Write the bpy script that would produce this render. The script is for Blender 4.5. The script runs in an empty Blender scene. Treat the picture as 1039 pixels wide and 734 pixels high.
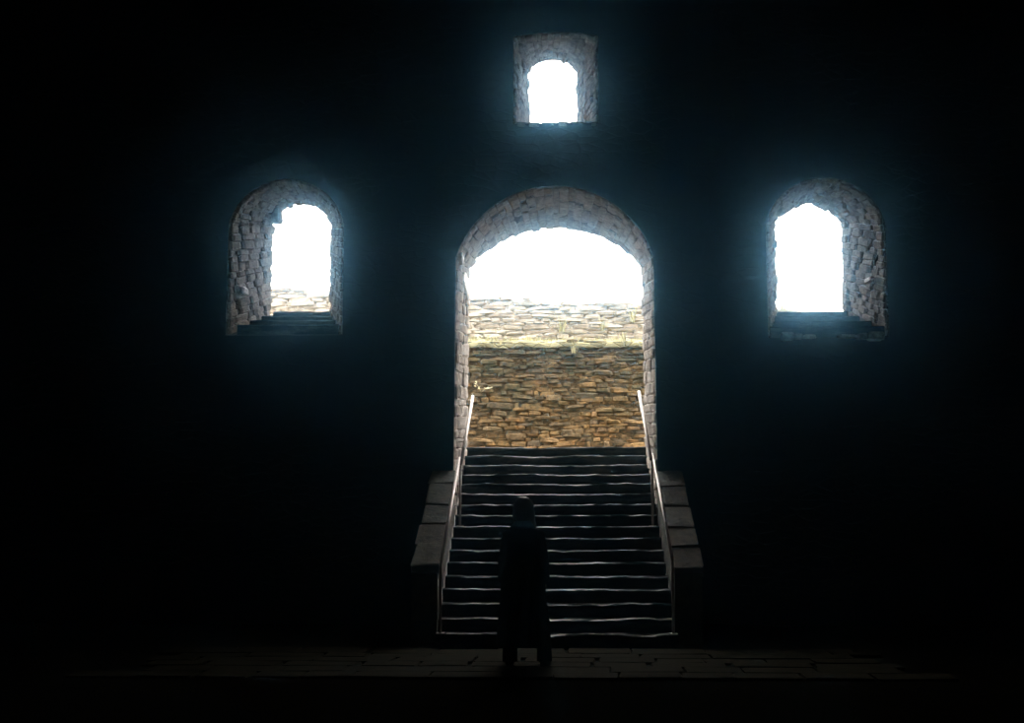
import bpy, bmesh, math, random
from mathutils import Vector, Matrix, noise
random.seed(7)
scene = bpy.context.scene
col = scene.collection

# ------------------------------------------------------------------ camera
F_PX, W_PX, H_PX = 1275.0, 1039.0, 734.0
PITCH = math.radians(6.62)
YAW = math.radians(2.03)
cam_d = bpy.data.cameras.new('camera')
cam_d.sensor_fit = 'HORIZONTAL'
cam_d.sensor_width = 36.0
cam_d.lens = 36.0 * F_PX / W_PX
cam_d.clip_start = 0.05
cam_d.clip_end = 500
cam = bpy.data.objects.new('camera', cam_d)
col.objects.link(cam)
cam.location = (0, 0, 1.55)
cam.rotation_euler = (math.pi / 2 + PITCH, 0, YAW)
scene.camera = cam

# ------------------------------------------------------------------ sky, exposure
SKY = 9.0
world = bpy.data.worlds.new('overcast_sky')
scene.world = world
world.use_nodes = True
bg = world.node_tree.nodes['Background']
bg.inputs[0].default_value = (1.0, 0.975, 0.94, 1)
bg.inputs[1].default_value = SKY
vs = scene.view_settings
vs.view_transform = 'Standard'
vs.look = 'None'
vs.exposure = 0.0
vs.gamma = 1.0
vs.use_curve_mapping = False
scene.cycles.max_bounces = 10
scene.cycles.diffuse_bounces = 6
scene.cycles.glossy_bounces = 4
scene.cycles.volume_bounces = 1

# ------------------------------------------------------------------ helpers
def tag(o, label=None, cat=None, group=None, kind=None):
    if label: o['label'] = label
    if cat: o['category'] = cat
    if group: o['group'] = group
    if kind: o['kind'] = kind
    return o

def empty(name, loc=(0, 0, 0)):
    o = bpy.data.objects.new(name, None)
    o.empty_display_size = 0.1
    o.location = loc
    col.objects.link(o)
    return o

def link(name, me, mat=None, parent=None, loc=None):
    o = bpy.data.objects.new(name, me)
    if mat and not me.materials:
        me.materials.append(mat)
    if loc is not None:
        o.location = loc
    if parent is not None:
        o.parent = parent
    col.objects.link(o)
    return o

def from_bm(name, bm, mat=None, parent=None, smooth=False, loc=None):
    me = bpy.data.meshes.new(name)
    bm.normal_update()
    bm.to_mesh(me); bm.free()
    if smooth:
        for p in me.polygons: p.use_smooth = True
    return link(name, me, mat, parent, loc)

def mesh_py(name, verts, faces, mat=None, smooth=False):
    me = bpy.data.meshes.new(name)
    me.from_pydata(verts, [], faces)
    me.update()
    if smooth:
        for p in me.polygons: p.use_smooth = True
    if mat: me.materials.append(mat)
    return me

def bm_box(bm, x0, x1, y0, y1, z0, z1, bevel=0.0):
    r = bmesh.ops.create_cube(bm, size=1.0)
    vs_ = r['verts']
    for v in vs_:
        v.co = Vector(((x0 + x1) / 2 + v.co.x * (x1 - x0), (y0 + y1) / 2 + v.co.y * (y1 - y0), (z0 + z1) / 2 + v.co.z * (z1 - z0)))
    if bevel:
        es = list({e for v in vs_ for e in v.link_edges})
        bmesh.ops.bevel(bm, geom=es, offset=bevel, segments=2, affect='EDGES', profile=0.5)

def bm_tube(bm, pts, rad, n=10, caps=True):
    pts = [Vector(p) for p in pts]
    rads = rad if isinstance(rad, (list, tuple)) else [rad] * len(pts)
    rings = []
    ref = None
    for i, p in enumerate(pts):
        a = pts[max(i - 1, 0)]; b = pts[min(i + 1, len(pts) - 1)]
        t = (b - a).normalized()
        if ref is None:
            ref = Vector((0, 0, 1)) if abs(t.z) < 0.9 else Vector((1, 0, 0))
        u = t.cross(ref).normalized(); w = t.cross(u).normalized()
        ref = -w if False else ref
        rings.append([bm.verts.new(p + rads[i] * (math.cos(k * 2 * math.pi / n) * u + math.sin(k * 2 * math.pi / n) * w)) for k in range(n)])
    for i in range(len(rings) - 1):
        for k in range(n):
            bm.faces.new((rings[i][k], rings[i][(k + 1) % n], rings[i + 1][(k + 1) % n], rings[i + 1][k]))
    if caps:
        bm.faces.new(rings[0][::-1]); bm.faces.new(rings[-1])

# ------------------------------------------------------------------ materials
def new_mat(name):
    m = bpy.data.materials.new(name)
    m.use_nodes = True
    nt = m.node_tree
    b = nt.nodes['Principled BSDF']
    return m, nt, b

def ramp(nt, stops):
    n = nt.nodes.new('ShaderNodeValToRGB')
    cr = n.color_ramp
    while len(cr.elements) < len(stops): cr.elements.new(0.5)
    for e, (p, c) in zip(cr.elements, stops):
        e.position = p; e.color = (*c, 1)
    return n

def pos_noise(nt, scale, detail=4, rough=0.6, stretch=(1, 1, 1)):
    g = nt.nodes.new('ShaderNodeNewGeometry')
    mp = nt.nodes.new('ShaderNodeMapping')
    mp.inputs['Scale'].default_value = stretch
    nt.links.new(g.outputs['Position'], mp.inputs['Vector'])
    n = nt.nodes.new('ShaderNodeTexNoise')
    n.inputs['Scale'].default_value = scale
    n.inputs['Detail'].default_value = detail
    n.inputs['Roughness'].default_value = rough
    nt.links.new(mp.outputs[0], n.inputs['Vector'])
    return n

def mix(nt, fac, a, b, mode='MIX'):
    n = nt.nodes.new('ShaderNodeMix')
    n.data_type = 'RGBA'; n.blend_type = mode
    for s, v in ((n.inputs[0], fac), (n.inputs[6], a), (n.inputs[7], b)):
        if hasattr(v, 'links') or hasattr(v, 'is_linked'):
            nt.links.new(v, s)
        elif isinstance(v, tuple):
            s.default_value = (*v, 1)
        else:
            s.default_value = v
    return n.outputs[2]

def bump(nt, b, height, dist=0.02, strength=0.7):
    n = nt.nodes.new('ShaderNodeBump')
    n.inputs['Distance'].default_value = dist
    n.inputs['Strength'].default_value = strength
    nt.links.new(height, n.inputs['Height'])
    nt.links.new(n.outputs[0], b.inputs['Normal'])

def stone_mat(name, cols, rough=0.85, noise_scale=9.0, spec=0.3, top_tint=None, bump_d=0.012, amp=0.75):
    """stones: every stone takes its own tone from cols, with grain on top"""
    m, nt, b = new_mat(name)
    oi = nt.nodes.new('ShaderNodeObjectInfo')
    g = nt.nodes.new('ShaderNodeNewGeometry')
    ad = nt.nodes.new('ShaderNodeMath'); ad.operation = 'ADD'
    nt.links.new(oi.outputs['Random'], ad.inputs[0]); nt.links.new(g.outputs['Random Per Island'], ad.inputs[1])
    fr = nt.nodes.new('ShaderNodeMath'); fr.operation = 'FRACT'
    nt.links.new(ad.outputs[0], fr.inputs[0])
    n = len(cols)
    r = ramp(nt, [(i / (n - 1), c) for i, c in enumerate(cols)])
    nt.links.new(fr.outputs[0], r.inputs[0])
    c = r.outputs[0]
    if top_tint:                                   # moss and lichen growing in patches down from a level
        z_lo, z_hi, tint = top_tint
        sp = nt.nodes.new('ShaderNodeSeparateXYZ'); nt.links.new(g.outputs['Position'], sp.inputs[0])
        mr = nt.nodes.new('ShaderNodeMapRange'); mr.inputs[1].default_value = z_lo; mr.inputs[2].default_value = z_hi
        nt.links.new(sp.outputs[2], mr.inputs[0])
        pn = pos_noise(nt, 2.2, 5, 0.65, (1, 1, 1.6))
        mm = nt.nodes.new('ShaderNodeMath'); mm.operation = 'MULTIPLY_ADD'
        nt.links.new(pn.outputs[0], mm.inputs[0]); mm.inputs[1].default_value = 2.4
        a2 = nt.nodes.new('ShaderNodeMath'); a2.operation = 'ADD'
        nt.links.new(mr.outputs[0], a2.inputs[0]); a2.inputs[1].default_value = -1.35
        nt.links.new(a2.outputs[0], mm.inputs[2])
        cl = nt.nodes.new('ShaderNodeClamp'); nt.links.new(mm.outputs[0], cl.inputs[0])
        c = mix(nt, cl.outputs[0], c, tint)
    gn = pos_noise(nt, noise_scale, 6, 0.7)
    gr = ramp(nt, [(0.25, (1 - amp,) * 3), (0.75, (1 + amp * 0.45,) * 3)])
    nt.links.new(gn.outputs[0], gr.inputs[0])
    c = mix(nt, 1.0, c, gr.outputs[0], 'MULTIPLY')
    nt.links.new(c, b.inputs['Base Color'])
    b.inputs['Roughness'].default_value = rough
    b.inputs['Specular IOR Level'].default_value = spec
    bn = pos_noise(nt, noise_scale * 2.2, 8, 0.7)
    bump(nt, b, bn.outputs[0], bump_d, 0.8)
    return m

def rubble_mat(name, c0, c1, rough=0.9, scale=4.0, spec=0.2, tone=(0.6, 1.25), bd=0.03):
    """rough masonry too dark or far to pick apart: joints and tones from the texture"""
    m, nt, b = new_mat(name)
    n1 = pos_noise(nt, 1.3, 5, 0.6)
    g = nt.nodes.new('ShaderNodeNewGeometry')
    mp = nt.nodes.new('ShaderNodeMapping'); mp.inputs['Scale'].default_value = (1, 1, 2.0)
    nt.links.new(g.outputs['Position'], mp.inputs[0])
    v = nt.nodes.new('ShaderNodeTexVoronoi'); v.inputs['Scale'].default_value = scale
    nt.links.new(mp.outputs[0], v.inputs['Vector'])
    vd = nt.nodes.new('ShaderNodeTexVoronoi'); vd.feature = 'DISTANCE_TO_EDGE'; vd.inputs['Scale'].default_value = scale
    nt.links.new(mp.outputs[0], vd.inputs['Vector'])
    c = mix(nt, n1.outputs[0], c0, c1)
    hs = nt.nodes.new('ShaderNodeSeparateColor'); nt.links.new(v.outputs['Color'], hs.inputs[0])
    rr = ramp(nt, [(0, (tone[0],) * 3), (1, (tone[1],) * 3)]); nt.links.new(hs.outputs[0], rr.inputs[0])
    c = mix(nt, 1.0, c, rr.outputs[0], 'MULTIPLY')
    nt.links.new(c, b.inputs['Base Color'])
    b.inputs['Roughness'].default_value = rough
    b.inputs['Specular IOR Level'].default_value = spec
    er = ramp(nt, [(0.0, (0, 0, 0)), (0.12, (1, 1, 1))]); nt.links.new(vd.outputs['Distance'], er.inputs[0])
    bump(nt, b, er.outputs[0], bd, 0.8)
    return m

M = {}
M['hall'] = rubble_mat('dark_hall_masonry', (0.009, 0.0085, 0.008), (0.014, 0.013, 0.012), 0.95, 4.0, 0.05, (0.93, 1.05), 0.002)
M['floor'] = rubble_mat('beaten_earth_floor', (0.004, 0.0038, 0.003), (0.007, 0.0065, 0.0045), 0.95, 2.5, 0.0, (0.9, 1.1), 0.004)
M['lit_strip'] = stone_mat('lit_strip_stone', [(0.014, 0.0135, 0.006), (0.021, 0.019, 0.009), (0.016, 0.016, 0.008)], 0.95, 6, 0.02, bump_d=0.004)  # paler than the floor, doorway light put into the colour
M['reveal'] = rubble_mat('lime_mortar', (0.10, 0.09, 0.08), (0.15, 0.135, 0.12), 0.9, 7.0)
M['jamb'] = stone_mat('jamb_stone', [(0.34, 0.30, 0.275), (0.48, 0.43, 0.39), (0.40, 0.355, 0.32), (0.56, 0.51, 0.46), (0.38, 0.345, 0.325)], 0.85, 13, 0.25, bump_d=0.022)
M['pale'] = stone_mat('pale_dressed_stone', [(0.86, 0.84, 0.80), (0.9, 0.87, 0.83)], 0.5, 10, 0.5, amp=0.08, bump_d=0.003)  # near-white base colour, much paler than the other jamb stones
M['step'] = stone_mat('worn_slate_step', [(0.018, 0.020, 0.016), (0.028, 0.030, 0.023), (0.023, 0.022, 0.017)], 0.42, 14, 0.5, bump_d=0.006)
def worn_gloss(m, lo, hi):
    nt = m.node_tree; b = nt.nodes['Principled BSDF']
    n = pos_noise(nt, 2.6, 5, 0.75, (1, 1.5, 5))
    r = nt.nodes.new('ShaderNodeMapRange')
    r.inputs[1].default_value = 0.36; r.inputs[2].default_value = 0.64; r.inputs[3].default_value = lo; r.inputs[4].default_value = hi
    nt.links.new(n.outputs[0], r.inputs[0]); nt.links.new(r.outputs[0], b.inputs['Roughness'])
worn_gloss(M['step'], 0.33, 0.9)
def patchy_spec(m, lo, hi):
    nt = m.node_tree; b = nt.nodes['Principled BSDF']
    n = pos_noise(nt, 1.7, 4, 0.7, (1.4, 3, 6))
    r = nt.nodes.new('ShaderNodeMapRange')
    r.inputs[1].default_value = 0.45; r.inputs[2].default_value = 0.62; r.inputs[3].default_value = lo; r.inputs[4].default_value = hi
    nt.links.new(n.outputs[0], r.inputs[0]); nt.links.new(r.outputs[0], b.inputs['Specular IOR Level'])
    src = b.inputs['Base Color'].links[0].from_socket
    r2 = nt.nodes.new('ShaderNodeMapRange')
    r2.inputs[1].default_value = 0.42; r2.inputs[2].default_value = 0.64; r2.inputs[3].default_value = 0.12; r2.inputs[4].default_value = 1.5
    nt.links.new(n.outputs[0], r2.inputs[0])
    cb = nt.nodes.new('ShaderNodeCombineColor')
    for q in range(3): nt.links.new(r2.outputs[0], cb.inputs[q])
    nt.links.new(mix(nt, 1.0, src, cb.outputs[0], 'MULTIPLY'), b.inputs['Base Color'])
patchy_spec(M['step'], 0.0, 0.5)
M['cope'] = stone_mat('coping_stone', [(0.075, 0.075, 0.055), (0.12, 0.12, 0.095), (0.065, 0.055, 0.042), (0.10, 0.11, 0.085)], 0.8, 7, 0.2, bump_d=0.02)
M['out_lo'] = stone_mat('ochre_rubble', [(0.34, 0.20, 0.085), (0.42, 0.275, 0.12), (0.21, 0.145, 0.085), (0.33, 0.19, 0.075), (0.29, 0.21, 0.11), (0.18, 0.135, 0.09), (0.40, 0.26, 0.125)], 0.9, 10, 0.2, amp=0.85, bump_d=0.03,
                          top_tint=(2.3, 4.75, (0.095, 0.092, 0.052)))
M['out_hi'] = stone_mat('pale_lichen_rubble', [(0.46, 0.41, 0.34), (0.56, 0.51, 0.43), (0.38, 0.32, 0.26), (0.60, 0.55, 0.47), (0.50, 0.45, 0.38)], 0.9, 7, 0.2, bump_d=0.006, amp=0.5)
M['earth_lo'] = rubble_mat('dark_earth_joint', (0.13, 0.09, 0.045), (0.20, 0.14, 0.07), 0.95, 8)
M['earth_hi'] = rubble_mat('pale_lime_joint', (0.46, 0.41, 0.33), (0.54, 0.49, 0.41), 0.95, 8)
M['turf'] = rubble_mat('ledge_turf', (0.26, 0.25, 0.13), (0.46, 0.43, 0.28), 0.95, 5)
M['ground'] = rubble_mat('gravel_ground', (0.10, 0.09, 0.06), (0.17, 0.15, 0.10), 0.9, 6)

def plain_mat(name, c, rough=0.5, metal=0.0, spec=0.5, nscale=30, amp=0.2, bd=0.002):
    m, nt, b = new_mat(name)
    n = pos_noise(nt, nscale, 4)
    r = ramp(nt, [(0.3, tuple(x * (1 - amp) for x in c)), (0.7, tuple(min(1, x * (1 + amp)) for x in c))])
    nt.links.new(n.outputs[0], r.inputs[0]); nt.links.new(r.outputs[0], b.inputs['Base Color'])
    b.inputs['Roughness'].default_value = rough
    b.inputs['Metallic'].default_value = metal
    b.inputs['Specular IOR Level'].default_value = spec
    bump(nt, b, n.outputs[0], bd, 0.5)
    return m
M['rail'] = plain_mat('galvanised_rail', (0.62, 0.59, 0.57), 0.55, 0.35, 0.5, 20, 0.1)
M['coat'] = plain_mat('black_wool', (0.012, 0.011, 0.014), 0.9, 0, 0.2, 120, 0.3)
M['trousers'] = plain_mat('dark_trouser_cloth', (0.014, 0.013, 0.014), 0.9, 0, 0.2, 90, 0.3)
M['skin'] = plain_mat('skin', (0.42, 0.26, 0.19), 0.5, 0, 0.4, 40, 0.08)
M['hair'] = plain_mat('dark_hair', (0.12, 0.09, 0.055), 0.38, 0, 1.0, 160, 0.4, 0.0008)
M['hair'].node_tree.nodes['Principled BSDF'].inputs['Sheen Weight'].default_value = 0.35
M['eye'] = plain_mat('eye', (0.10, 0.08, 0.07), 0.15, 0, 0.5, 20, 0.1)
M['lips'] = plain_mat('lips', (0.36, 0.13, 0.11), 0.4, 0, 0.4, 60, 0.1)
M['shoe'] = plain_mat('black_leather', (0.012, 0.012, 0.012), 0.45, 0, 0.5, 60, 0.2)
M['grass'] = plain_mat('dry_grass', (0.44, 0.42, 0.25), 0.8, 0, 0.3, 12, 0.3)
M['leaf'] = plain_mat('pale_leaf', (0.60, 0.60, 0.42), 0.6, 0, 0.4, 12, 0.25)

# ------------------------------------------------------------------ stone templates
def stone_template(seed, rough=0.10, bev=0.2):
    rnd = random.Random(seed)
    bm = bmesh.new()
    bmesh.ops.create_cube(bm, size=1.0)
    for v in bm.verts:
        v.co += Vector((rnd.uniform(-rough, rough), rnd.uniform(-rough, rough), rnd.uniform(-rough, rough) * 0.8))
    bmesh.ops.bevel(bm, geom=bm.edges[:], offset=bev, segments=1, affect='EDGES', offset_type='OFFSET')
    for v in bm.verts:
        v.co += Vector((rnd.uniform(-1, 1), rnd.uniform(-1, 1), rnd.uniform(-1, 1))) * 0.035
    bm.normal_update()
    vs_ = [v.co.copy() for v in bm.verts]
    bm.verts.index_update()
    fs = [[v.index for v in f.verts] for f in bm.faces]
    bm.free()
    return vs_, fs
TEMPL = [stone_template(100 + i, 0.11, 0.17) for i in range(12)] + [stone_template(300 + i, 0.03, 0.05) for i in range(6)]   # rubble, then squarer slabs
RUBBLE, SLAB = range(12), range(12, 18)
_tm = {}
def stone_mesh(i, matname):
    k = (i, matname)
    if k not in _tm:
        _tm[k] = mesh_py('stone_block', *TEMPL[i], M[matname])
    return _tm[k]

def put_stone(name, mw, matname, parent):
    o = link(name, stone_mesh(random.choice(SLAB if matname in ('lit_strip', 'cope') else RUBBLE), matname), None, parent)
    o.matrix_local = mw
    return o

def frame(pos, ax, ay, az, sx, sy, sz):
    m = Matrix((( ax.x * sx, ay.x * sy, az.x * sz, pos.x), (ax.y * sx, ay.y * sy, az.y * sz, pos.y), (ax.z * sx, ay.z * sy, az.z * sz, pos.z), (0, 0, 0, 1)))
    return m

class Merge:
    def __init__(s): s.v = []; s.f = []
    def add(s, mw):
        vs_, fs = TEMPL[random.choice(RUBBLE)]
        b = len(s.v)
        s.v += [mw @ v for v in vs_]
        s.f += [[i + b for i in f] for f in fs]

# ------------------------------------------------------------------ the hall: end wall with its openings
Y0, YM, Y1 = 17.2, 18.4, 19.0          # inner face, window plane, outer face
HX, TOPZ, BOTZ = 9.0, 10.4, -0.5

def arch_profile(x0, x1, zb, zs, rise, n_j=10, n_a=24, pointed=0.0, top_half=None):
    """left foot up, over the arch, down to the right foot"""
    pts = []
    cx, hw = (x0 + x1) / 2, (x1 - x0) / 2
    th = top_half if top_half else hw
    for i in range(n_j):
        t = i / n_j
        pts.append((cx - (hw + (th - hw) * t), zb + (zs - zb) * t))
    R = (th * th + rise * rise) / (2 * rise) if rise > 1e-4 else 0
    a = math.asin(min(1, th / R)) if R else 0
    for i in range(n_a + 1):
        t = -1 + 2 * i / n_a
        if R:
            x = R * math.sin(a * t); z = math.sqrt(max(0, R * R - x * x)) - (R - rise)
            z2 = rise * (1 - abs(x) / th)
            z = z * (1 - pointed) + z2 * pointed
        else:
            x = th * t; z = 0
        pts.append((cx + x, zs + z))
    for i in range(n_j - 1, -1, -1):
        t = i / n_j
        pts.append((cx + (hw + (th - hw) * t), zb + (zs - zb) * t))
    return pts

E_ = 0.035     # the mortar bed lies this far behind the stone faces
OPEN = {
 'door':  [(Y0, arch_profile(-1.39 - E_, 1.35 + E_, -0.05, 5.02, 0.97 + E_, top_half=1.34 + E_)),
           (Y1, arch_profile(-1.36 - E_, 1.34 + E_, -0.05, 5.22, 0.575 + E_, top_half=1.30 + E_))],
 'left':  [(Y0, arch_profile(-4.57 - E_, -3.0 + E_, 3.93, 5.50, 0.66)),
           (YM, arch_profile(-4.23 - E_, -3.38 + E_, 4.40, 5.76, 0.31 + E_)),
           (Y1, arch_profile(-4.45, -3.15, 4.30, 5.90, 0.45))],
 'right': [(Y0, arch_profile(2.94 - E_, 4.52 + E_, 3.86, 5.45, 0.66)),
           (YM, arch_profile(3.26 - E_, 4.19 + E_, 4.36, 5.78, 0.24 + E_, pointed=0.6)),
           (Y1, arch_profile(3.03, 4.43, 4.26, 5.90, 0.45))],
 'top':   [(Y0, arch_profile(-0.56 - E_, 0.58 + E_, 6.92, 8.20, 0.06)),
           (YM, arch_profile(-0.38 - E_, 0.31 + E_, 6.90, 8.08, 0.20 + E_)),
           (Y1, arch_profile(-0.55, 0.48, 6.85, 8.2, 0.30))],
}

def build_end_wall():
    bm = bmesh.new()
    loops = {}
    def loop(pts, y):
        vs_ = [bm.verts.new((x, y, z)) for x, z in pts]
        es = [bm.edges.new((vs_[i], vs_[(i + 1) % len(vs_)])) for i in range(len(vs_))]
        return vs_, es
    rect = [(-HX - .6, BOTZ), (HX + .6, BOTZ), (HX + .6, TOPZ), (-HX - .6, TOPZ)]
    f_edges, b_edges = [], []
    rv, re_ = loop(rect, Y0); f_edges += re_
    rb, rbe = loop(rect, Y1); b_edges += rbe
    for k, secs in OPEN.items():
        L = [loop(p, y) for y, p in secs]
        f_edges += L[0][1]; b_edges += L[-1][1]
        n = len(L[0][0])
        for a, b in zip(L[:-1], L[1:]):
            for i in range(n):
                j = (i + 1) % n
                f = bm.faces.new((a[0][i], a[0][j], b[0][j], b[0][i])); f.material_index = 1
    for es in (f_edges, b_edges):
        bmesh.ops.triangle_fill(bm, use_beauty=True, use_dissolve=False, edges=es)
    for i in range(4):
        bm.faces.new((rv[i], rv[(i + 1) % 4], rb[(i + 1) % 4], rb[i]))
    bmesh.ops.recalc_face_normals(bm, faces=bm.faces[:])
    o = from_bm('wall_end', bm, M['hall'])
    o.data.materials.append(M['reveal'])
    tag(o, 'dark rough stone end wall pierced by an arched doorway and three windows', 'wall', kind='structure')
    return o
wall_end = build_end_wall()

def box_struct(name, x0, x1, y0, y1, z0, z1, mat, label, cat='wall'):
    bm = bmesh.new(); bm_box(bm, x0, x1, y0, y1, z0, z1)
    return tag(from_bm(name, bm, mat), label, cat, kind='structure')
YB = -7.0
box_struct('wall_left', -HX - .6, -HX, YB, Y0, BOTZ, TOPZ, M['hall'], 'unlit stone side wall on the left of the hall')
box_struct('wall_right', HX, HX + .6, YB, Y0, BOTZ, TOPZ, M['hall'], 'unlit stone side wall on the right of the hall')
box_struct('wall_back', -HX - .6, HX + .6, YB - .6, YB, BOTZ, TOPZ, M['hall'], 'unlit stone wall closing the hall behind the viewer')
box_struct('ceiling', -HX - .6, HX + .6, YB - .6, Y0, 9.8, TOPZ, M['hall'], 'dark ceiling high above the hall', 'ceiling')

def build_floor():
    bm = bmesh.new()
    nx, ny = 60, 80
    vs_ = []
    for j in range(ny + 1):
        for i in range(nx + 1):
            x = -HX + 2 * HX * i / nx; y = YB + (Y0 - YB) * j / ny
            z = 0.02 * noise.noise(Vector((x * .8, y * .8, 0))) + 0.012 * noise.noise(Vector((x * 2.3, y * 2.3, 5))) - 0.02
            vs_.append(bm.verts.new((x, y, z)))
    for j in range(ny):
        for i in range(nx):
            a = j * (nx + 1) + i
            bm.faces.new((vs_[a], vs_[a + 1], vs_[a + nx + 2], vs_[a + nx + 1]))
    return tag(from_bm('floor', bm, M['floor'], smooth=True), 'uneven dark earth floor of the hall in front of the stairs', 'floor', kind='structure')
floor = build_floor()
def lit_floor_strip():  # added slabs standing in for the strip of floor lit from the doorway
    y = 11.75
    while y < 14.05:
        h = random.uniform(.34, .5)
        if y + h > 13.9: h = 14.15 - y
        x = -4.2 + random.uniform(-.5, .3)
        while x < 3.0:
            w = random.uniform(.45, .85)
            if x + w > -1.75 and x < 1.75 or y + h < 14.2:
                put_stone('lit_strip_slab', frame(Vector((x + w / 2, y + h / 2, -.028 + random.uniform(-.006, .006))), Vector((1, 0, 0)), Vector((0, 1, 0)), Vector((0, 0, 1)), w * .98, h * .98, .07), 'lit_strip', floor)
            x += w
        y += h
lit_floor_strip()

# ------------------------------------------------------------------ stones lining the openings
def line_opening(parent, secs, name_j, name_a, n_arch0, n_arch1, zmin, course=(0.11, 0.2), depth=(0.22, 0.5), proud=0.05, skip=None):
    (ya, A), (yb, B) = secs[0], secs[1]
    # arc length along the front profile
    s = [0.0]
    for i in range(1, len(A)):
        s.append(s[-1] + math.dist(A[i], A[i - 1]))
    tot = s[-1]
    def at(u, v):
        d = u * tot
        i = 0
        while i < len(s) - 2 and s[i + 1] < d: i += 1
        t = (d - s[i]) / max(1e-6, s[i + 1] - s[i])
        a = [A[i][c] + (A[i + 1][c] - A[i][c]) * t for c in (0, 1)]
        b = [B[i][c] + (B[i + 1][c] - B[i][c]) * t for c in (0, 1)]
        return Vector((a[0] + (b[0] - a[0]) * v, ya + (yb - ya) * v, a[1] + (b[1] - a[1]) * v))
    s_a0, s_a1 = s[n_arch0], s[n_arch1]
    d = 0.0
    while d < tot - 0.03:
        in_arch = s_a0 - 0.02 <= d < s_a1 - 0.02
        h = random.uniform(*course) * (0.85 if in_arch else 1.0)
        if d < s_a0 < d + h: h = max(0.06, s_a0 - d)
        if d + h > tot: h = tot - d
        u = (d + h / 2) / tot
        yy = -0.02 if random.random() < .5 else 0.02
        D = yb - ya
        y = 0.012
        while y < D - 0.02:
            w = random.uniform(*depth)
            if D - (y + w) < depth[0] * .7: w = D - y
            v = (y + w / 2) / D
            p = at(u, v)
            if p.z > zmin:
                e = 0.004
                tv = (at(u, min(1, v + .05)) - at(u, max(0, v - .05))).normalized()
                tu = (at(min(1, u + e), v) - at(max(0, u - e), v)).normalized()
                nn = tu.cross(tv).normalized()
                cen = (at(0.5, v) * .4 + at(0.25, v) * .3 + at(.75, v) * .3)
                if (cen - p).dot(nn) < 0: nn = -nn
                tu = nn.cross(tv).normalized()
                th = 0.12
                pr_ = random.uniform(0.35, 1.0) * proud
                # tilt a little so that the masonry is uneven
                rot = Matrix.Rotation(random.uniform(-.07, .07), 3, tu) @ Matrix.Rotation(random.uniform(-.07, .07), 3, tv)
                ax, ay, az = rot @ tv, rot @ tu, rot @ nn
                put_stone(name_a if in_arch else name_j, frame(p + nn * (pr_ - th / 2), ax, ay, az, w * (1.06 if y > .1 else 0.90), h * 1.12, th), 'jamb', parent)
            y += w
        d += h

door = tag(empty('door_1', (0, Y0, 2.4)), 'tall arched doorway of rough stone at the head of the stairs', 'doorway', kind='structure')
win = {}
win['left'] = tag(empty('window_1', (-3.8, Y0, 3.95)), 'deep round-headed window opening left of the doorway', 'window', kind='structure')
win['right'] = tag(empty('window_2', (3.75, Y0, 3.88)), 'deep pointed window opening right of the doorway', 'window', kind='structure')
win['top'] = tag(empty('window_3', (0, Y0, 6.92)), 'small window opening high above the doorway arch', 'window', kind='structure')
for o in (door, *win.values()):
    o.location = (0, 0, 0)
line_opening(door, OPEN['door'], 'jamb_stone', 'arch_stone', 10, 34, 0.25, (0.10, 0.19), (0.30, 0.65), 0.04)
for k in ('left', 'right', 'top'):
    line_opening(win[k], OPEN[k], 'jamb_stone', 'arch_stone', 10, 34, OPEN[k][0][1][0][1] + 0.02, (0.07, 0.14), (0.16, 0.36))
# smooth pale stone in the left door jamb, and a dropped stone in the head of the left window
o = put_stone('pale_jamb_stone', frame(Vector((-1.352, 18.42, 4.83)), Vector((.025, 1, -.12)), Vector((0, .12, 1)), Vector((1, -.025, 0)), 0.95, 0.24, 0.10), 'pale', door)
o['label'] = 'smooth near-white stone in the left jamb'
put_stone('pale_jamb_stone', frame(Vector((-1.345, 17.42, 5.05)), Vector((0, 1, -.2)), Vector((0, .2, 1)), Vector((1, 0, 0)), 0.3, 0.1, 0.08), 'pale', door)
put_stone('pale_jamb_stone', frame(Vector((-4.46, 17.55, 4.62)), Vector((.28, .96, -.1)), Vector((0, .1, 1)), Vector((.96, -.28, 0)), 0.22, 0.10, 0.09), 'pale', win['left'])
put_stone('pale_jamb_stone', frame(Vector((4.40, 17.55, 4.72)), Vector((-.28, .96, -.15)), Vector((0, .15, 1)), Vector((-.96, -.28, 0)), 0.2, 0.07, 0.09), 'pale', win['right'])
put_stone('arch_stone', frame(Vector((-4.21, 18.3, 5.92)), Vector((1, 0, 0)), Vector((0, 0, 1)), Vector((0, -1, 0)), 0.20, 0.26, 0.3), 'jamb', win['left'])

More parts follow.
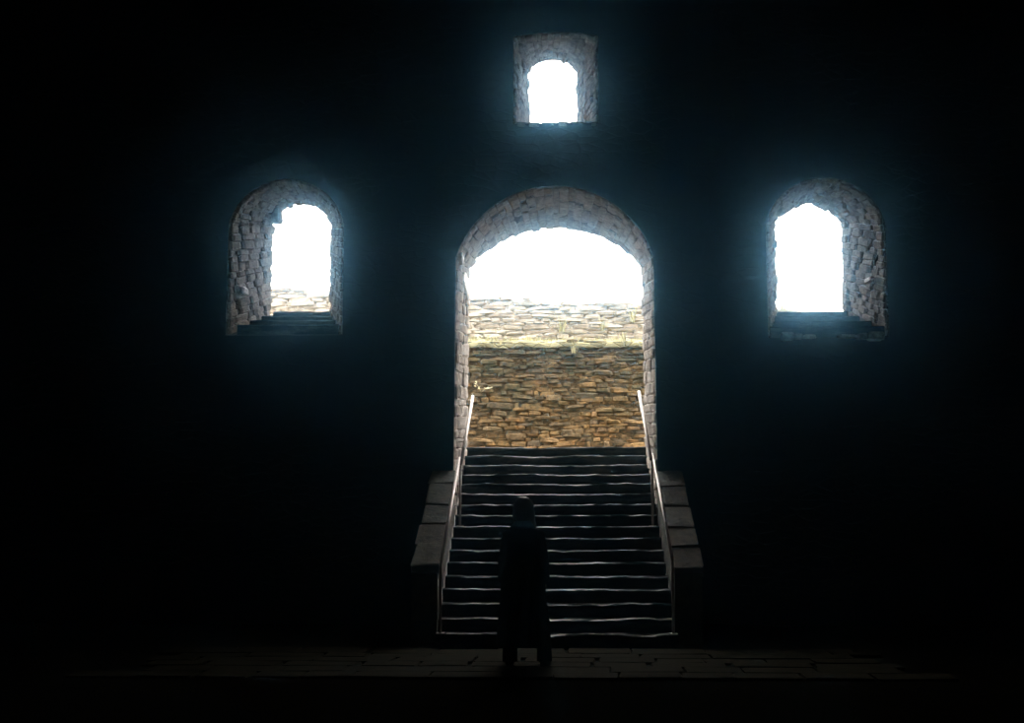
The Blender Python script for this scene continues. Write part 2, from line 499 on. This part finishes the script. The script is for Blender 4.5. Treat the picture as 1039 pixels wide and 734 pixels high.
# stepped sills: courses of flat stones climbing to the opening
def sill_steps(parent, fa, fb, za, zb, n, x_in):
    for i in range(n):
        y0 = Y0 + 0.015 + (YM + .10 - Y0) * i / n
        z = za + (zb - za) * (i + 1) / n
        t = (y0 - Y0) / (YM - Y0)
        x0 = fa[0] + (fb[0] - fa[0]) * t + x_in; x1 = fa[1] + (fb[1] - fa[1]) * t - 0.02
        bm = bmesh.new()
        segs = 14
        prof = [(0, za - 0.10 - y0 * 0), (0, z - 0.02), (0.02, z), (YM + .25 - y0, z), (YM + .25 - y0, za - .1)]
        rows = []
        for s_ in range(segs + 1):
            x = x0 + (x1 - x0) * s_ / segs
            ny_ = 0.015 * noise.noise(Vector((x * 6, i * 3.1, 1)))
            nz_ = 0.012 * noise.noise(Vector((x * 7, i * 3.1, 9)))
            rows.append([bm.verts.new((x, y0 + py + (ny_ if k < 3 else 0), pz + (nz_ if k in (1, 2, 3) else 0))) for k, (py, pz) in enumerate(prof)])
        for a, b in zip(rows[:-1], rows[1:]):
            for k in range(len(prof)):
                l = (k + 1) % len(prof)
                bm.faces.new((a[k], b[k], b[l], a[l]))
        bm.faces.new(rows[0]); bm.faces.new(rows[-1][::-1])
        bmesh.ops.recalc_face_normals(bm, faces=bm.faces[:])
        from_bm('sill_step', bm, M['step'], parent)
sill_steps(win['left'], (-4.57, -3.0), (-4.23, -3.38), 3.97, 4.42, 4, 0.12)
sill_steps(win['right'], (2.94, 4.52), (3.26, 4.19), 3.90, 4.38, 4, 0.0)
# loose lumps along the front of the right sill, and the flat sill of the top window
for x, w, h in ((3.16, .20, .07), (3.31, .13, .045), (3.46, .17, .035), (3.97, .24, .03), (4.17, .15, .05), (4.36, .22, .075)):
    put_stone('sill_stone', frame(Vector((x, Y0 - 0.03, 3.87)), Vector((1, 0, 0)), Vector((0, 1, 0)), Vector((0, 0, 1)), w, .16, h * 1.6), 'jamb', win['right'])
for x in (-0.48, -0.3, -0.1, 0.1, 0.3, 0.49):
    put_stone('sill_stone', frame(Vector((x, Y0 + 0.16, 6.91)), Vector((1, 0, 0)), Vector((0, 1, 0)), Vector((0, 0, 1)), .21, .3, .1), 'jamb', win['top'])

# ------------------------------------------------------------------ staircase
NST, RISE, GOING, YS = 17, 0.1445, 0.30, 14.2
SW0, SW1 = -1.36, 1.34
def build_step(k, parent):
    y = YS + (k - 1) * GOING; z = RISE * k
    last = k == NST
    bm = bmesh.new()
    segs = 64
    back = GOING + 0.06 if not last else 0.45
    prof = [(0.0, -RISE - 0.03), (0.0, -0.045), (0.002, -0.022), (0.010, -0.007), (0.026, 0.0), (0.07, 0.002), (back, 0.0), (back, -RISE - .03)]
    rows = []
    for s in range(segs + 1):
        x = SW0 + (SW1 - SW0) * s / segs
        t = s / segs
        wear = -0.010 * math.exp(-((t - .5 - .1 * math.sin(k)) / .25) ** 2)
        q = Vector((x * 1.6, k * 7.7, 0)); q2 = Vector((x * 6.5, k * 7.7, 4))
        ny_ = 0.028 * noise.noise(q) + 0.016 * noise.noise(q2)
        nz_ = 0.020 * noise.noise(q + Vector((0, 0, 11))) + 0.013 * noise.noise(q2 + Vector((0, 0, 8))) + wear
        row = []
        for i, (py, pz) in enumerate(prof):
            fy = 1.0 if i < 6 else 0
            fz = (0, .7, 1, 1, 1, 1, 0, 0)[i]
            row.append(bm.verts.new((x, y + py + fy * ny_ + (0.01 * noise.noise(Vector((x * 9, i, k))) if i == 1 else 0), z + pz + fz * nz_)))
        rows.append(row)
    n = len(prof)
    for a, b in zip(rows[:-1], rows[1:]):
        for i in range(n):
            j = (i + 1) % n
            bm.faces.new((a[i], b[i], b[j], a[j]))
    bm.faces.new(rows[0]); bm.faces.new(rows[-1][::-1])
    bmesh.ops.recalc_face_normals(bm, faces=bm.faces[:])
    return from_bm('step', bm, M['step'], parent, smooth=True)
stairs = tag(empty('staircase', (0, YS, 0)), 'broad flight of worn dark stone steps rising to the arched doorway', 'stairs')
stairs.location = (0, 0, 0)
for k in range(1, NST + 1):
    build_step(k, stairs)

# sloping side walls with flat coping stones
def side_wall(sx, label):
    root = tag(empty('stair_side_wall'), label, 'stair wall', 'low walls beside the stairs')
    x0, x1 = (1.355, 1.70) if sx > 0 else (-1.71, -1.375)
    ya, yb, za, zb = 14.83, Y0 + .0, 0.84, 2.02
    bm = bmesh.new()
    pts = [(ya, -0.04), (yb, -0.04), (yb, zb - .06), (ya, za - .06)]
    A = [bm.verts.new((x0 + .01, y, z)) for y, z in pts]; B = [bm.verts.new((x1 - .02, y, z)) for y, z in pts]
    for i in range(4):
        j = (i + 1) % 4; bm.faces.new((A[i], A[j], B[j], B[i]))
    bm.faces.new(A[::-1]); bm.faces.new(B)
    bmesh.ops.recalc_face_normals(bm, faces=bm.faces[:])
    from_bm('wall_body', bm, M['cope'], root)
    d = Vector((0, yb - ya, zb - za)); L = d.length; d.normalize()
    nrm = Vector((0, -d.z, d.y))
    s = 0.0
    while s < L - .05:
        w = random.uniform(0.42, 0.62)
        if L - s - w < .25: w = L - s
        c = Vector(((x0 + x1) / 2 + random.uniform(-.01, .01), ya, za)) + d * (s + w / 2) + nrm * random.uniform(-.02, .01)
        tilt = random.uniform(-.06, .02)
        dd = (d + nrm * tilt).normalized(); n2 = Vector((0, -dd.z, dd.y))
        put_stone('coping_stone', frame(c - n2 * .03, Vector((1, 0, 0)), dd, n2, (x1 - x0) * 1.02, w * 1.0, .13), 'cope', root)
        s += w
side_wall(-1, 'low sloping stone wall along the left edge of the stairs')
side_wall(1, 'low sloping stone wall along the right edge of the stairs')

# ------------------------------------------------------------------ handrails
def handrail(sx, label):
    root = tag(empty('handrail', (1.26 * sx, YS, RISE)), label, 'handrail', 'metal handrails of the stairs')
    root.location = (0, 0, 0)
    X = 1.265 * sx - 0.01
    drop = 0.13 if sx < 0 else 0.07
    def z_at(y): return RISE + (y - YS) / GOING * RISE + 0.86 - drop
    yt, ym, yb = 19.1, 16.85, 14.28
    def rail(p0, p1, r):
        bm = bmesh.new(); bm_tube(bm, [p0, p1], r, 12)
        return from_bm('rail', bm, M['rail'], root, smooth=True)
    rail((X, ym - .05, z_at(ym - .05)), (X, yt, z_at(yt)), 0.022)
    rail((X + .035 * sx, yb, z_at(yb)), (X + .035 * sx, ym + .12, z_at(ym + .12)), 0.020)
    for y, dx in ((16.9, .018), (14.28, .035)):
        k = int((y - YS) / GOING) + 1
        bm = bmesh.new()
        bm_tube(bm, [(X + dx * sx, y, k * RISE - .02), (X + dx * sx, y, z_at(y))], 0.017, 10)
        p = from_bm('post', bm, M['rail'], root, smooth=True)
        bm = bmesh.new()
        bm_tube(bm, [(X + dx * sx, y, k * RISE - .03), (X + dx * sx, y, k * RISE + .012)], 0.05, 14)
        from_bm('base_plate', bm, M['rail'], p)
    for y in (18.95, 17.5):
        bm = bmesh.new()
        bm_tube(bm, [(X, y, z_at(y)), (X + .10 * sx, y, z_at(y) - .01)], 0.011, 8)
        from_bm('wall_bracket', bm, M['rail'], root, smooth=True)
handrail(-1, 'galvanised metal handrail on the left side of the stairs')
handrail(1, 'galvanised metal handrail on the right side of the stairs')

# ------------------------------------------------------------------ outside: ground, retaining wall in two tiers
bm = bmesh.new()
bm_box(bm, -60, 60, 19.25, 60, 1.8, RISE * NST - 0.012)
tag(from_bm('floor_yard', bm, M['ground']), 'gravel yard outside between the doorway and the bank wall', 'ground', kind='structure')

YL, YU = 24.9, 25.45                  # face of the lower tier, face of the upper tier
ZL0, ZL1 = 2.40, 4.83
def z_top(x): return 5.80 - 0.048 * x
def face_wall(name, mat, y, zf0, zf1, x0, x1, label, depth):
    bm = bmesh.new()
    n = 48
    A, B = [], []
    for i in range(n + 1):
        x = x0 + (x1 - x0) * i / n
        A.append([bm.verts.new((x, y + yy, z)) for yy, z in ((0, zf0), (0, zf1(x)), (depth, zf1(x)), (depth, zf0))])
    for a, b in zip(A[:-1], A[1:]):
        for i in range(4):
            j = (i + 1) % 4; bm.faces.new((a[i], b[i], b[j], a[j]))
    bm.faces.new(A[0]); bm.faces.new(A[-1][::-1])
    bmesh.ops.recalc_face_normals(bm, faces=bm.faces[:])
    return tag(from_bm(name, bm, mat), label, 'wall', kind='structure')
w_lo = face_wall('wall_outer_lower', M['earth_lo'], YL + .05, ZL0, lambda x: ZL1 - .06, -16, 16, 'rough ochre rubble wall with moss seen through the doorway', 2.0)
w_hi = face_wall('wall_outer_upper', M['earth_hi'], YU + .05, ZL1 - .2, lambda x: z_top(x) - .05, -16, 16, 'pale sunbleached upper tier of rubble wall against the sky', 1.4)

def stone_courses(parent, y, zf0, zf1, x0, x1, inside, matname, rows, lens, proud, rest_name):
    """courses of rubble; stones where inside(x, z) holds are parts, the rest one joined mesh"""
    rest = Merge()
    n = 0
    z = zf0
    while z < zf1:
        h = random.uniform(*rows)
        x = x0 + random.uniform(-.2, 0)
        while x < x1:
            w = random.uniform(*lens) * random.choice((.7, 1, 1, 1.3))
            hh = h * random.choice(parent.get('hv', (1, 1, 1, .8, 1.2)))
            xc, zc = x + w / 2, z + h / 2 + 0.05 * noise.noise(Vector((x * .7, z * 3, y))) + random.uniform(-.01, .01)
            x += w
            if callable(parent['top']) and zc + h * .35 > parent['top'](xc): continue
            jt = parent.get('jit', 1.0)
            rot = Matrix.Rotation(random.uniform(-.09, .09) * jt, 3, 'Y') @ Matrix.Rotation(random.uniform(-.15, .15) * jt, 3, 'X') @ Matrix.Rotation(random.uniform(-.12, .12), 3, 'Z')
            ax, ay, az = rot @ Vector((1, 0, 0)), rot @ Vector((0, 0, 1)), rot @ Vector((0, -1, 0))
            th = 0.26
            pr_ = random.uniform(*proud)
            mw = frame(Vector((xc, y + .05 - pr_ + th / 2, zc)), ax, ay, az, w * 1.0, hh * 1.0, th)
            if inside(xc, zc) and n < 300 and w * hh > parent.get('amin', 0):
                put_stone('wall_stone', mw, matname, parent['o']); n += 1
            else:
                rest.add(mw)
        z += h * 0.97
    me = mesh_py(rest_name, rest.v, rest.f, M[matname])
    o = link(rest_name, me, None, parent['o'])
    o['kind'] = 'stuff'
    return n
nl = stone_courses({'o': w_lo, 'top': None, 'amin': 0.012, 'jit': 1.1, 'hv': (.75, 1, 1, 1.2, 1.5)}, YL, ZL0 + .05, ZL1 - .04, -13, 13, lambda x, z: -1.85 < x < 1.9 and z > 2.62, 'out_lo', (0.045, 0.105), (0.14, 0.46), (.01, .085), 'side_rubble')
nu = stone_courses({'o': w_hi, 'top': z_top}, YU, ZL1 + .05, 6.7, -13, 13, lambda x, z: -1.95 < x < 2.0 or -6.4 < x < -4.3, 'out_hi', (0.055, 0.10), (0.2, 0.6), (.03, .058), 'side_rubble')
print('stones', nl, nu)

# grassy ledge between the tiers
bm = bmesh.new()
n = 200
rows = []
for i in range(n + 1):
    x = -14 + 28 * i / n
    q = 0.035 * noise.noise(Vector((x * 2.3, 3, 0)))
    rows.append([bm.verts.new((x, y, z + q)) for y, z in ((YL - .02 + q * .6, ZL1 - .11), (YL - .05 + q * .5, ZL1 - .03), (YL + .08, ZL1 + .03), (YU + .12, ZL1 + .15), (YU + .12, ZL1 - .2))])
for a, b in zip(rows[:-1], rows[1:]):
    for i in range(4): bm.faces.new((a[i], b[i], b[i + 1], a[i + 1]))
bmesh.ops.recalc_face_normals(bm, faces=bm.faces[:])
ledge = tag(from_bm('trim_1', bm, M['turf'], smooth=True), 'grassy ledge between the two tiers of the outer wall', 'ledge', kind='structure')

def blades(bm, base, n, h, spread, rnd, width=0.006, lean=(0, 0, 0)):
    for _ in range(n):
        p = Vector(base) + Vector((rnd.uniform(-spread, spread), rnd.uniform(-.04, .04), rnd.uniform(-.01, .01)))
        a = rnd.uniform(0, 2 * math.pi); l = h * rnd.uniform(.5, 1.1)
        tip = p + Vector((math.cos(a) * l * .45, math.sin(a) * l * .35 - .02, l)) + Vector(lean) * l
        mid = p.lerp(tip, .55) + Vector((0, 0, l * .1))
        s = Vector((math.sin(a), math.cos(a), 0)) * width
        v = [bm.verts.new(q) for q in (p - s, p + s, mid + s * .8, mid - s * .8, tip)]
        bm.faces.new((v[0], v[1], v[2], v[3])); bm.faces.new((v[3], v[2], v[4]))
rnd = random.Random(5)
bm = bmesh.new()
for i in range(420):
    x = rnd.uniform(-7, 7)
    blades(bm, (x, YL + rnd.uniform(-.03, .45), ZL1 + rnd.uniform(.0, .06)), 7, rnd.choice((.07, .09, .14)), .05, rnd)
o = from_bm('ledge_grass', bm, M['grass'])
tag(o, 'short yellowish grass growing along the ledge of the outer wall', 'grass', kind='stuff')

def leafy_plant(name, base, n, size, label, lean):
    r = random.Random(hash(label) % 1000 if False else len(label))
    root = tag(empty(name, base), label, 'plant', 'small plants on the outer wall')
    bm = bmesh.new()
    tips = []
    for i in range(n):
        a = r.uniform(0, 2 * math.pi)
        tip = Vector((math.cos(a) * size * .8, -abs(math.sin(a)) * size * .5 - .06, r.uniform(.2, 1.0) * size)) + Vector(lean) * size
        bm_tube(bm, [(0, 0.04, 0), tip * .5 + Vector((0, 0, .04)), tip], .004, 5)
        tips.append(tip)
    from_bm('stem', bm, M['leaf'], root)
    for t in tips:
        for q in (.55, .8, 1.0):
            bm = bmesh.new()
            c = t * q + Vector((r.uniform(-.02, .02), 0, r.uniform(-.01, .03)))
            ax = Vector((r.uniform(-1, 1), r.uniform(-.4, 0), r.uniform(-.3, .5))).normalized()
            ay = ax.cross(Vector((0, -.6, .8))).normalized()
            L = size * .32
            v = [bm.verts.new(p) for p in (c, c + ax * L * .5 + ay * L * .28 + Vector((0, 0, .01)), c + ax * L, c + ax * L * .5 - ay * L * .28 + Vector((0, 0, .01)))]
            bm.faces.new((v[0], v[1], v[2])); bm.faces.new((v[0], v[2], v[3]))
            from_bm('leaf', bm, M['leaf'], root)
leafy_plant('wall_plant', (-1.50, YL - .05, 3.82), 4, .20, 'pale leafy plant on the wall near the top of the left handrail', (.2, 0, 0))
leafy_plant('wall_plant', (-1.48, YL - .02, 4.80), 4, .16, 'pale weed hanging on the ledge at the left jamb', (.3, 0, .2))
def grass_tuft(base, n, h, label):
    bm = bmesh.new()
    blades(bm, (0, 0, 0), n, h, .05, random.Random(len(label)), .009)
    tag(from_bm('grass_tuft', bm, M['grass'], loc=base), label, 'grass', 'grass tufts on the outer wall')
grass_tuft((0.36, YL - .07, 4.60), 9, .26, 'thin upright grass tuft below the middle of the ledge')
grass_tuft((1.32, YL - .03, 4.82), 14, .24, 'yellow grass tuft on the ledge near the right jamb')
grass_tuft((1.55, YU - .02, 5.30), 16, .42, 'tall dry grass on the upper tier at the right jamb')
grass_tuft((0.12, YU - .02, 5.10), 18, .42, 'tall dry grass in the middle of the upper tier')
grass_tuft((0.95, YU - .02, 5.12), 12, .36, 'dry grass right of centre on the upper tier')
grass_tuft((4.62, YU + .02, 5.52), 26, .28, 'grass on the wall top seen in the right window')

# ------------------------------------------------------------------ person
def remeshed(name, bm, voxel, smooth_it, mat, parent):
    me = bpy.data.meshes.new(name + '_src'); bm.to_mesh(me); bm.free()
    ob = bpy.data.objects.new(name + '_src', me); col.objects.link(ob)
    r = ob.modifiers.new('r', 'REMESH'); r.mode = 'VOXEL'; r.voxel_size = voxel
    s = ob.modifiers.new('s', 'SMOOTH'); s.factor = .5; s.iterations = smooth_it
    dg = bpy.context.evaluated_depsgraph_get()
    res = bpy.data.meshes.new_from_object(ob.evaluated_get(dg))
    bpy.data.objects.remove(ob); bpy.data.meshes.remove(me)
    res.name = name
    res.materials.clear(); res.materials.append(mat)
    for p in res.polygons: p.use_smooth = True
    return link(name, res, None, parent)

def ball(bm, c, r, sc=(1, 1, 1), seg=16):
    m = Matrix.Translation(c) @ Matrix.Diagonal((*[r * s for s in sc], 1))
    bmesh.ops.create_uvsphere(bm, u_segments=seg, v_segments=max(6, seg // 2), radius=1, matrix=m)

def limb(bm, pts, rads, n=14):
    """tapered limb with round joints"""
    for p, r in zip(pts, rads): ball(bm, p, r, seg=n)
    for i in range(len(pts) - 1):
        bm_tube(bm, [pts[i], pts[i + 1]], [rads[i], rads[i + 1]], n)

def loft(bm, rings, n=28):
    R = []
    for (cx, cy, z, rx, ry) in rings:
        R.append([bm.verts.new((cx + rx * math.cos(2 * math.pi * k / n), cy + ry * math.sin(2 * math.pi * k / n), z)) for k in range(n)])
    for a, b in zip(R[:-1], R[1:]):
        for k in range(n):
            bm.faces.new((a[k], a[(k + 1) % n], b[(k + 1) % n], b[k]))
    bm.faces.new(R[0][::-1]); bm.faces.new(R[-1])

def hand(bm, wrist, sx):
    """relaxed hand hanging down, palm towards the thigh"""
    w = Vector(wrist)
    palm = w + Vector((0, 0.01, -0.055))
    ball(bm, palm, 1, (0.017, 0.040, 0.052))
    for i, (off, ln) in enumerate(((0.030, .070), (0.010, .080), (-0.010, .074), (-0.029, .058))):
        b0 = w + Vector((0, .01 + off, -0.095))
        b1 = b0 + Vector((-.006 * sx, off * .12, -ln * .5)); b2 = b1 + Vector((-.020 * sx, 0, -ln * .45))
        limb(bm, [b0, b1, b2], [.0088, .0082, .007], 8)
    t0 = w + Vector((-.004 * sx, .036, -.035)); t1 = t0 + Vector((-.012 * sx, .026, -.032)); t2 = t1 + Vector((-.008 * sx, .010, -.028))
    limb(bm, [t0, t1, t2], [.012, .0105, .008], 8)

def build_person(loc):
    root = tag(empty('person', loc), 'person in a long dark coat standing before the stairs, back turned', 'person')
    hx, hz = 0.0, 1.535                                    # head centre
    hip, feet = 0.10, ((-.135, 0.0), (.205, .02))
    # body: one continuous surface
    bm = bmesh.new()
    ball(bm, (hx, 0.012, hz + .015), 1, (.074, .094, .112), 24)
    ball(bm, (hx, 0.045, hz - .055), 1, (.052, .058, .060), 16)          # jaw
    ball(bm, (hx, 0.108, hz - .02), 1, (.012, .018, .022), 10)           # nose
    ball(bm, (hx, 0.100, hz + .030), 1, (.045, .012, .012), 10)          # brow
    ball(bm, (hx, 0.096, hz - .062), 1, (.024, .010, .009), 10)          # lips
    for s in (-1, 1):
        ball(bm, (hx + s * .030, .095, hz + .008), 1, (.012, .008, .007), 10)
        ball(bm, (hx + s * .076, .0, hz - .005), 1, (.009, .018, .030), 10)
    limb(bm, [(hx, 0, hz - .07), (0, -.01, 1.36)], [.050, .056])
    loft(bm, [(0, 0, .84, .165, .115), (0, 0, .95, .17, .12), (0, 0, 1.06, .140, .105), (0, 0, 1.22, .165, .115), (0, -.005, 1.30, .14, .10), (0, -.01, 1.36, .08, .07)])
    for s, (fx, fy) in zip((-1, 1), feet):
        limb(bm, [(s * .09, 0, .88), (fx * .85, .015, .48), (fx, fy - .005, .09)], [.088, .060, .040])
        limb(bm, [(fx, fy - .03, .045), (fx + .02 * s, fy + .15, .03)], [.04, .03])
        sh, el, wr = (s * .140, -.01, 1.280), (s * .205, -.02, 1.06), (s * .210, .06, .835)
        limb(bm, [sh, el, wr], [.050, .040, .028])
        hand(bm, wr, s)
    body = remeshed('body', bm, 0.0075, 3, M['skin'], root)
    for s in (-1, 1):
        bm = bmesh.new(); ball(bm, (hx + s * .031, .0965, hz + .010), 1, (.0125, .007, .0055), 12)
        from_bm('eye', bm, M['eye'], body, smooth=True)
        bm = bmesh.new(); ball(bm, (hx + s * .031, .1035, hz + .033), 1, (.019, .006, .0035), 10)
        from_bm('eyebrow', bm, M['hair'], body, smooth=True)
    bm = bmesh.new(); ball(bm, (hx, .1025, hz - .062), 1, (.022, .006, .0065), 12)
    from_bm('lips', bm, M['lips'], body, smooth=True)
    # trousers
    bm = bmesh.new()
    for s, (fx, fy) in zip((-1, 1), feet):
        limb(bm, [(s * .09, 0, .88), (fx * .86, .012, .48), (fx, fy, .15)], [.105, .082, .075])
        bm_tube(bm, [(fx, fy, .15), (fx, fy, .055)], [.075, .078], 16)
    remeshed('trousers', bm, 0.012, 3, M['trousers'], root)
    # shoes
    for s, (fx, fy) in zip((-1, 1), feet):
        bm = bmesh.new()
        limb(bm, [(fx, fy - .04, .045), (fx + s * .012, fy + .07, .045), (fx + s * .03, fy + .17, .032)], [.047, .047, .036])
        bm_box(bm, fx - .04, fx + .04, fy - .085, fy - .02, .0, .03)
        bm_box(bm, fx - .045, fx + .05, fy + .02, fy + .19, .0, .02)
        sh_ = remeshed('shoe', bm, 0.008, 2, M['shoe'], root)
    # long coat with sleeves and collar
    bm = bmesh.new()
    loft(bm, [(-.015, 0, .205, .262, .215), (-.012, 0, .45, .250, .20), (-.005, 0, .75, .225, .175), (0, 0, .95, .205, .155), (0, 0, 1.08, .188, .140), (0, -.005, 1.22, .200, .145),
              (0, -.01, 1.31, .165, .120), (0, -.01, 1.365, .105, .09), (0, -.005, 1.405, .07, .07)], 36)
    for s in (-1, 1):
        sh, el, wr = (s * .145, -.01, 1.285), (s * .195, -.02, 1.06), (s * .208, .055, .86)
        limb(bm, [sh, el, wr], [.072, .060, .052], 16)
    coat = remeshed('coat', bm, 0.011, 4, M['coat'], root)
    for v in coat.data.vertices:                            # folds in the skirt
        z = v.co.z
        if z < 1.0:
            a = math.atan2(v.co.y, v.co.x)
            k = (1.0 - z) * 0.022 * math.sin(a * 9 + 1.5 * math.sin(z * 4))
            d = Vector((v.co.x, v.co.y, 0)).normalized() if v.co.xy.length > .1 else Vector()
            v.co += d * k
    bm = bmesh.new()
    for k in range(24):
        a0 = 2 * math.pi * k / 24; a1 = 2 * math.pi * (k + 1) / 24
        if 60 < math.degrees((a0 + a1) / 2) < 120: continue
        pts = []
        for a in (a0, a1):
            for r, z in ((.080, 1.435), (.098, 1.40), (.125, 1.365)):
                pts.append(bm.verts.new((r * 1.05 * math.cos(a), -.008 + r * .9 * math.sin(a), z)))
        bm.faces.new((pts[0], pts[1], pts[4], pts[3])); bm.faces.new((pts[1], pts[2], pts[5], pts[4]))
    bmesh.ops.remove_doubles(bm, verts=bm.verts[:], dist=.001)
    cl = from_bm('collar', bm, M['coat'], coat, smooth=True)
    md = cl.modifiers.new('thick', 'SOLIDIFY'); md.thickness = .012; md.offset = 0
    # chin-length hair falling to the right shoulder
    bm = bmesh.new()
    ball(bm, (hx, -.012, hz + .030), 1, (.106, .112, .112), 24)
    ball(bm, (hx + .003, -.030, hz - .045), 1, (.104, .080, .085), 20)
    limb(bm, [(hx + .075, -.015, hz - .02), (hx + .092, -.03, hz - .11), (hx + .112, -.035, hz - .165)], [.035, .032, .022])
    limb(bm, [(hx - .078, -.01, hz - .02), (hx - .080, -.025, hz - .10)], [.032, .024])
    hair = remeshed('hair', bm, 0.009, 2, M['hair'], root)
    for v in hair.data.vertices:
        if v.co.y > .055 and v.co.z < hz + .075:            # keep the face free
            v.co.y = .055 + (v.co.y - .055) * .1
        a = math.atan2(v.co.y + .02, v.co.x)
        d = Vector((v.co.x, v.co.y, (v.co.z - hz) * .5)).normalized()
        v.co += d * .0022 * math.sin(a * 34 + 3 * noise.noise(v.co * 20))
    return root
build_person((-0.335, 12.7, -0.02))

# ------------------------------------------------------------------ added scattering volume imitating halation around the openings
def build_halation():
    m = bpy.data.materials.new('blue_halation_glow'); m.use_nodes = True
    nt = m.node_tree
    nt.nodes.remove(nt.nodes['Principled BSDF'])
    v = nt.nodes.new('ShaderNodeVolumeScatter')
    v.inputs['Color'].default_value = (0.25, 0.64, 1.0, 1)
    v.inputs['Density'].default_value = 0.0085
    v.inputs['Anisotropy'].default_value = 0.984
    nt.links.new(v.outputs[0], nt.nodes['Material Output'].inputs['Volume'])
    bm = bmesh.new(); bm_box(bm, -HX + .05, HX - .05, YB + .05, Y0 - .03, .08, 9.75)
    tag(from_bm('halation_volume', bm, m), 'bluish glow volume added to imitate halation around the openings', 'halation_volume', kind='stuff')
build_halation()
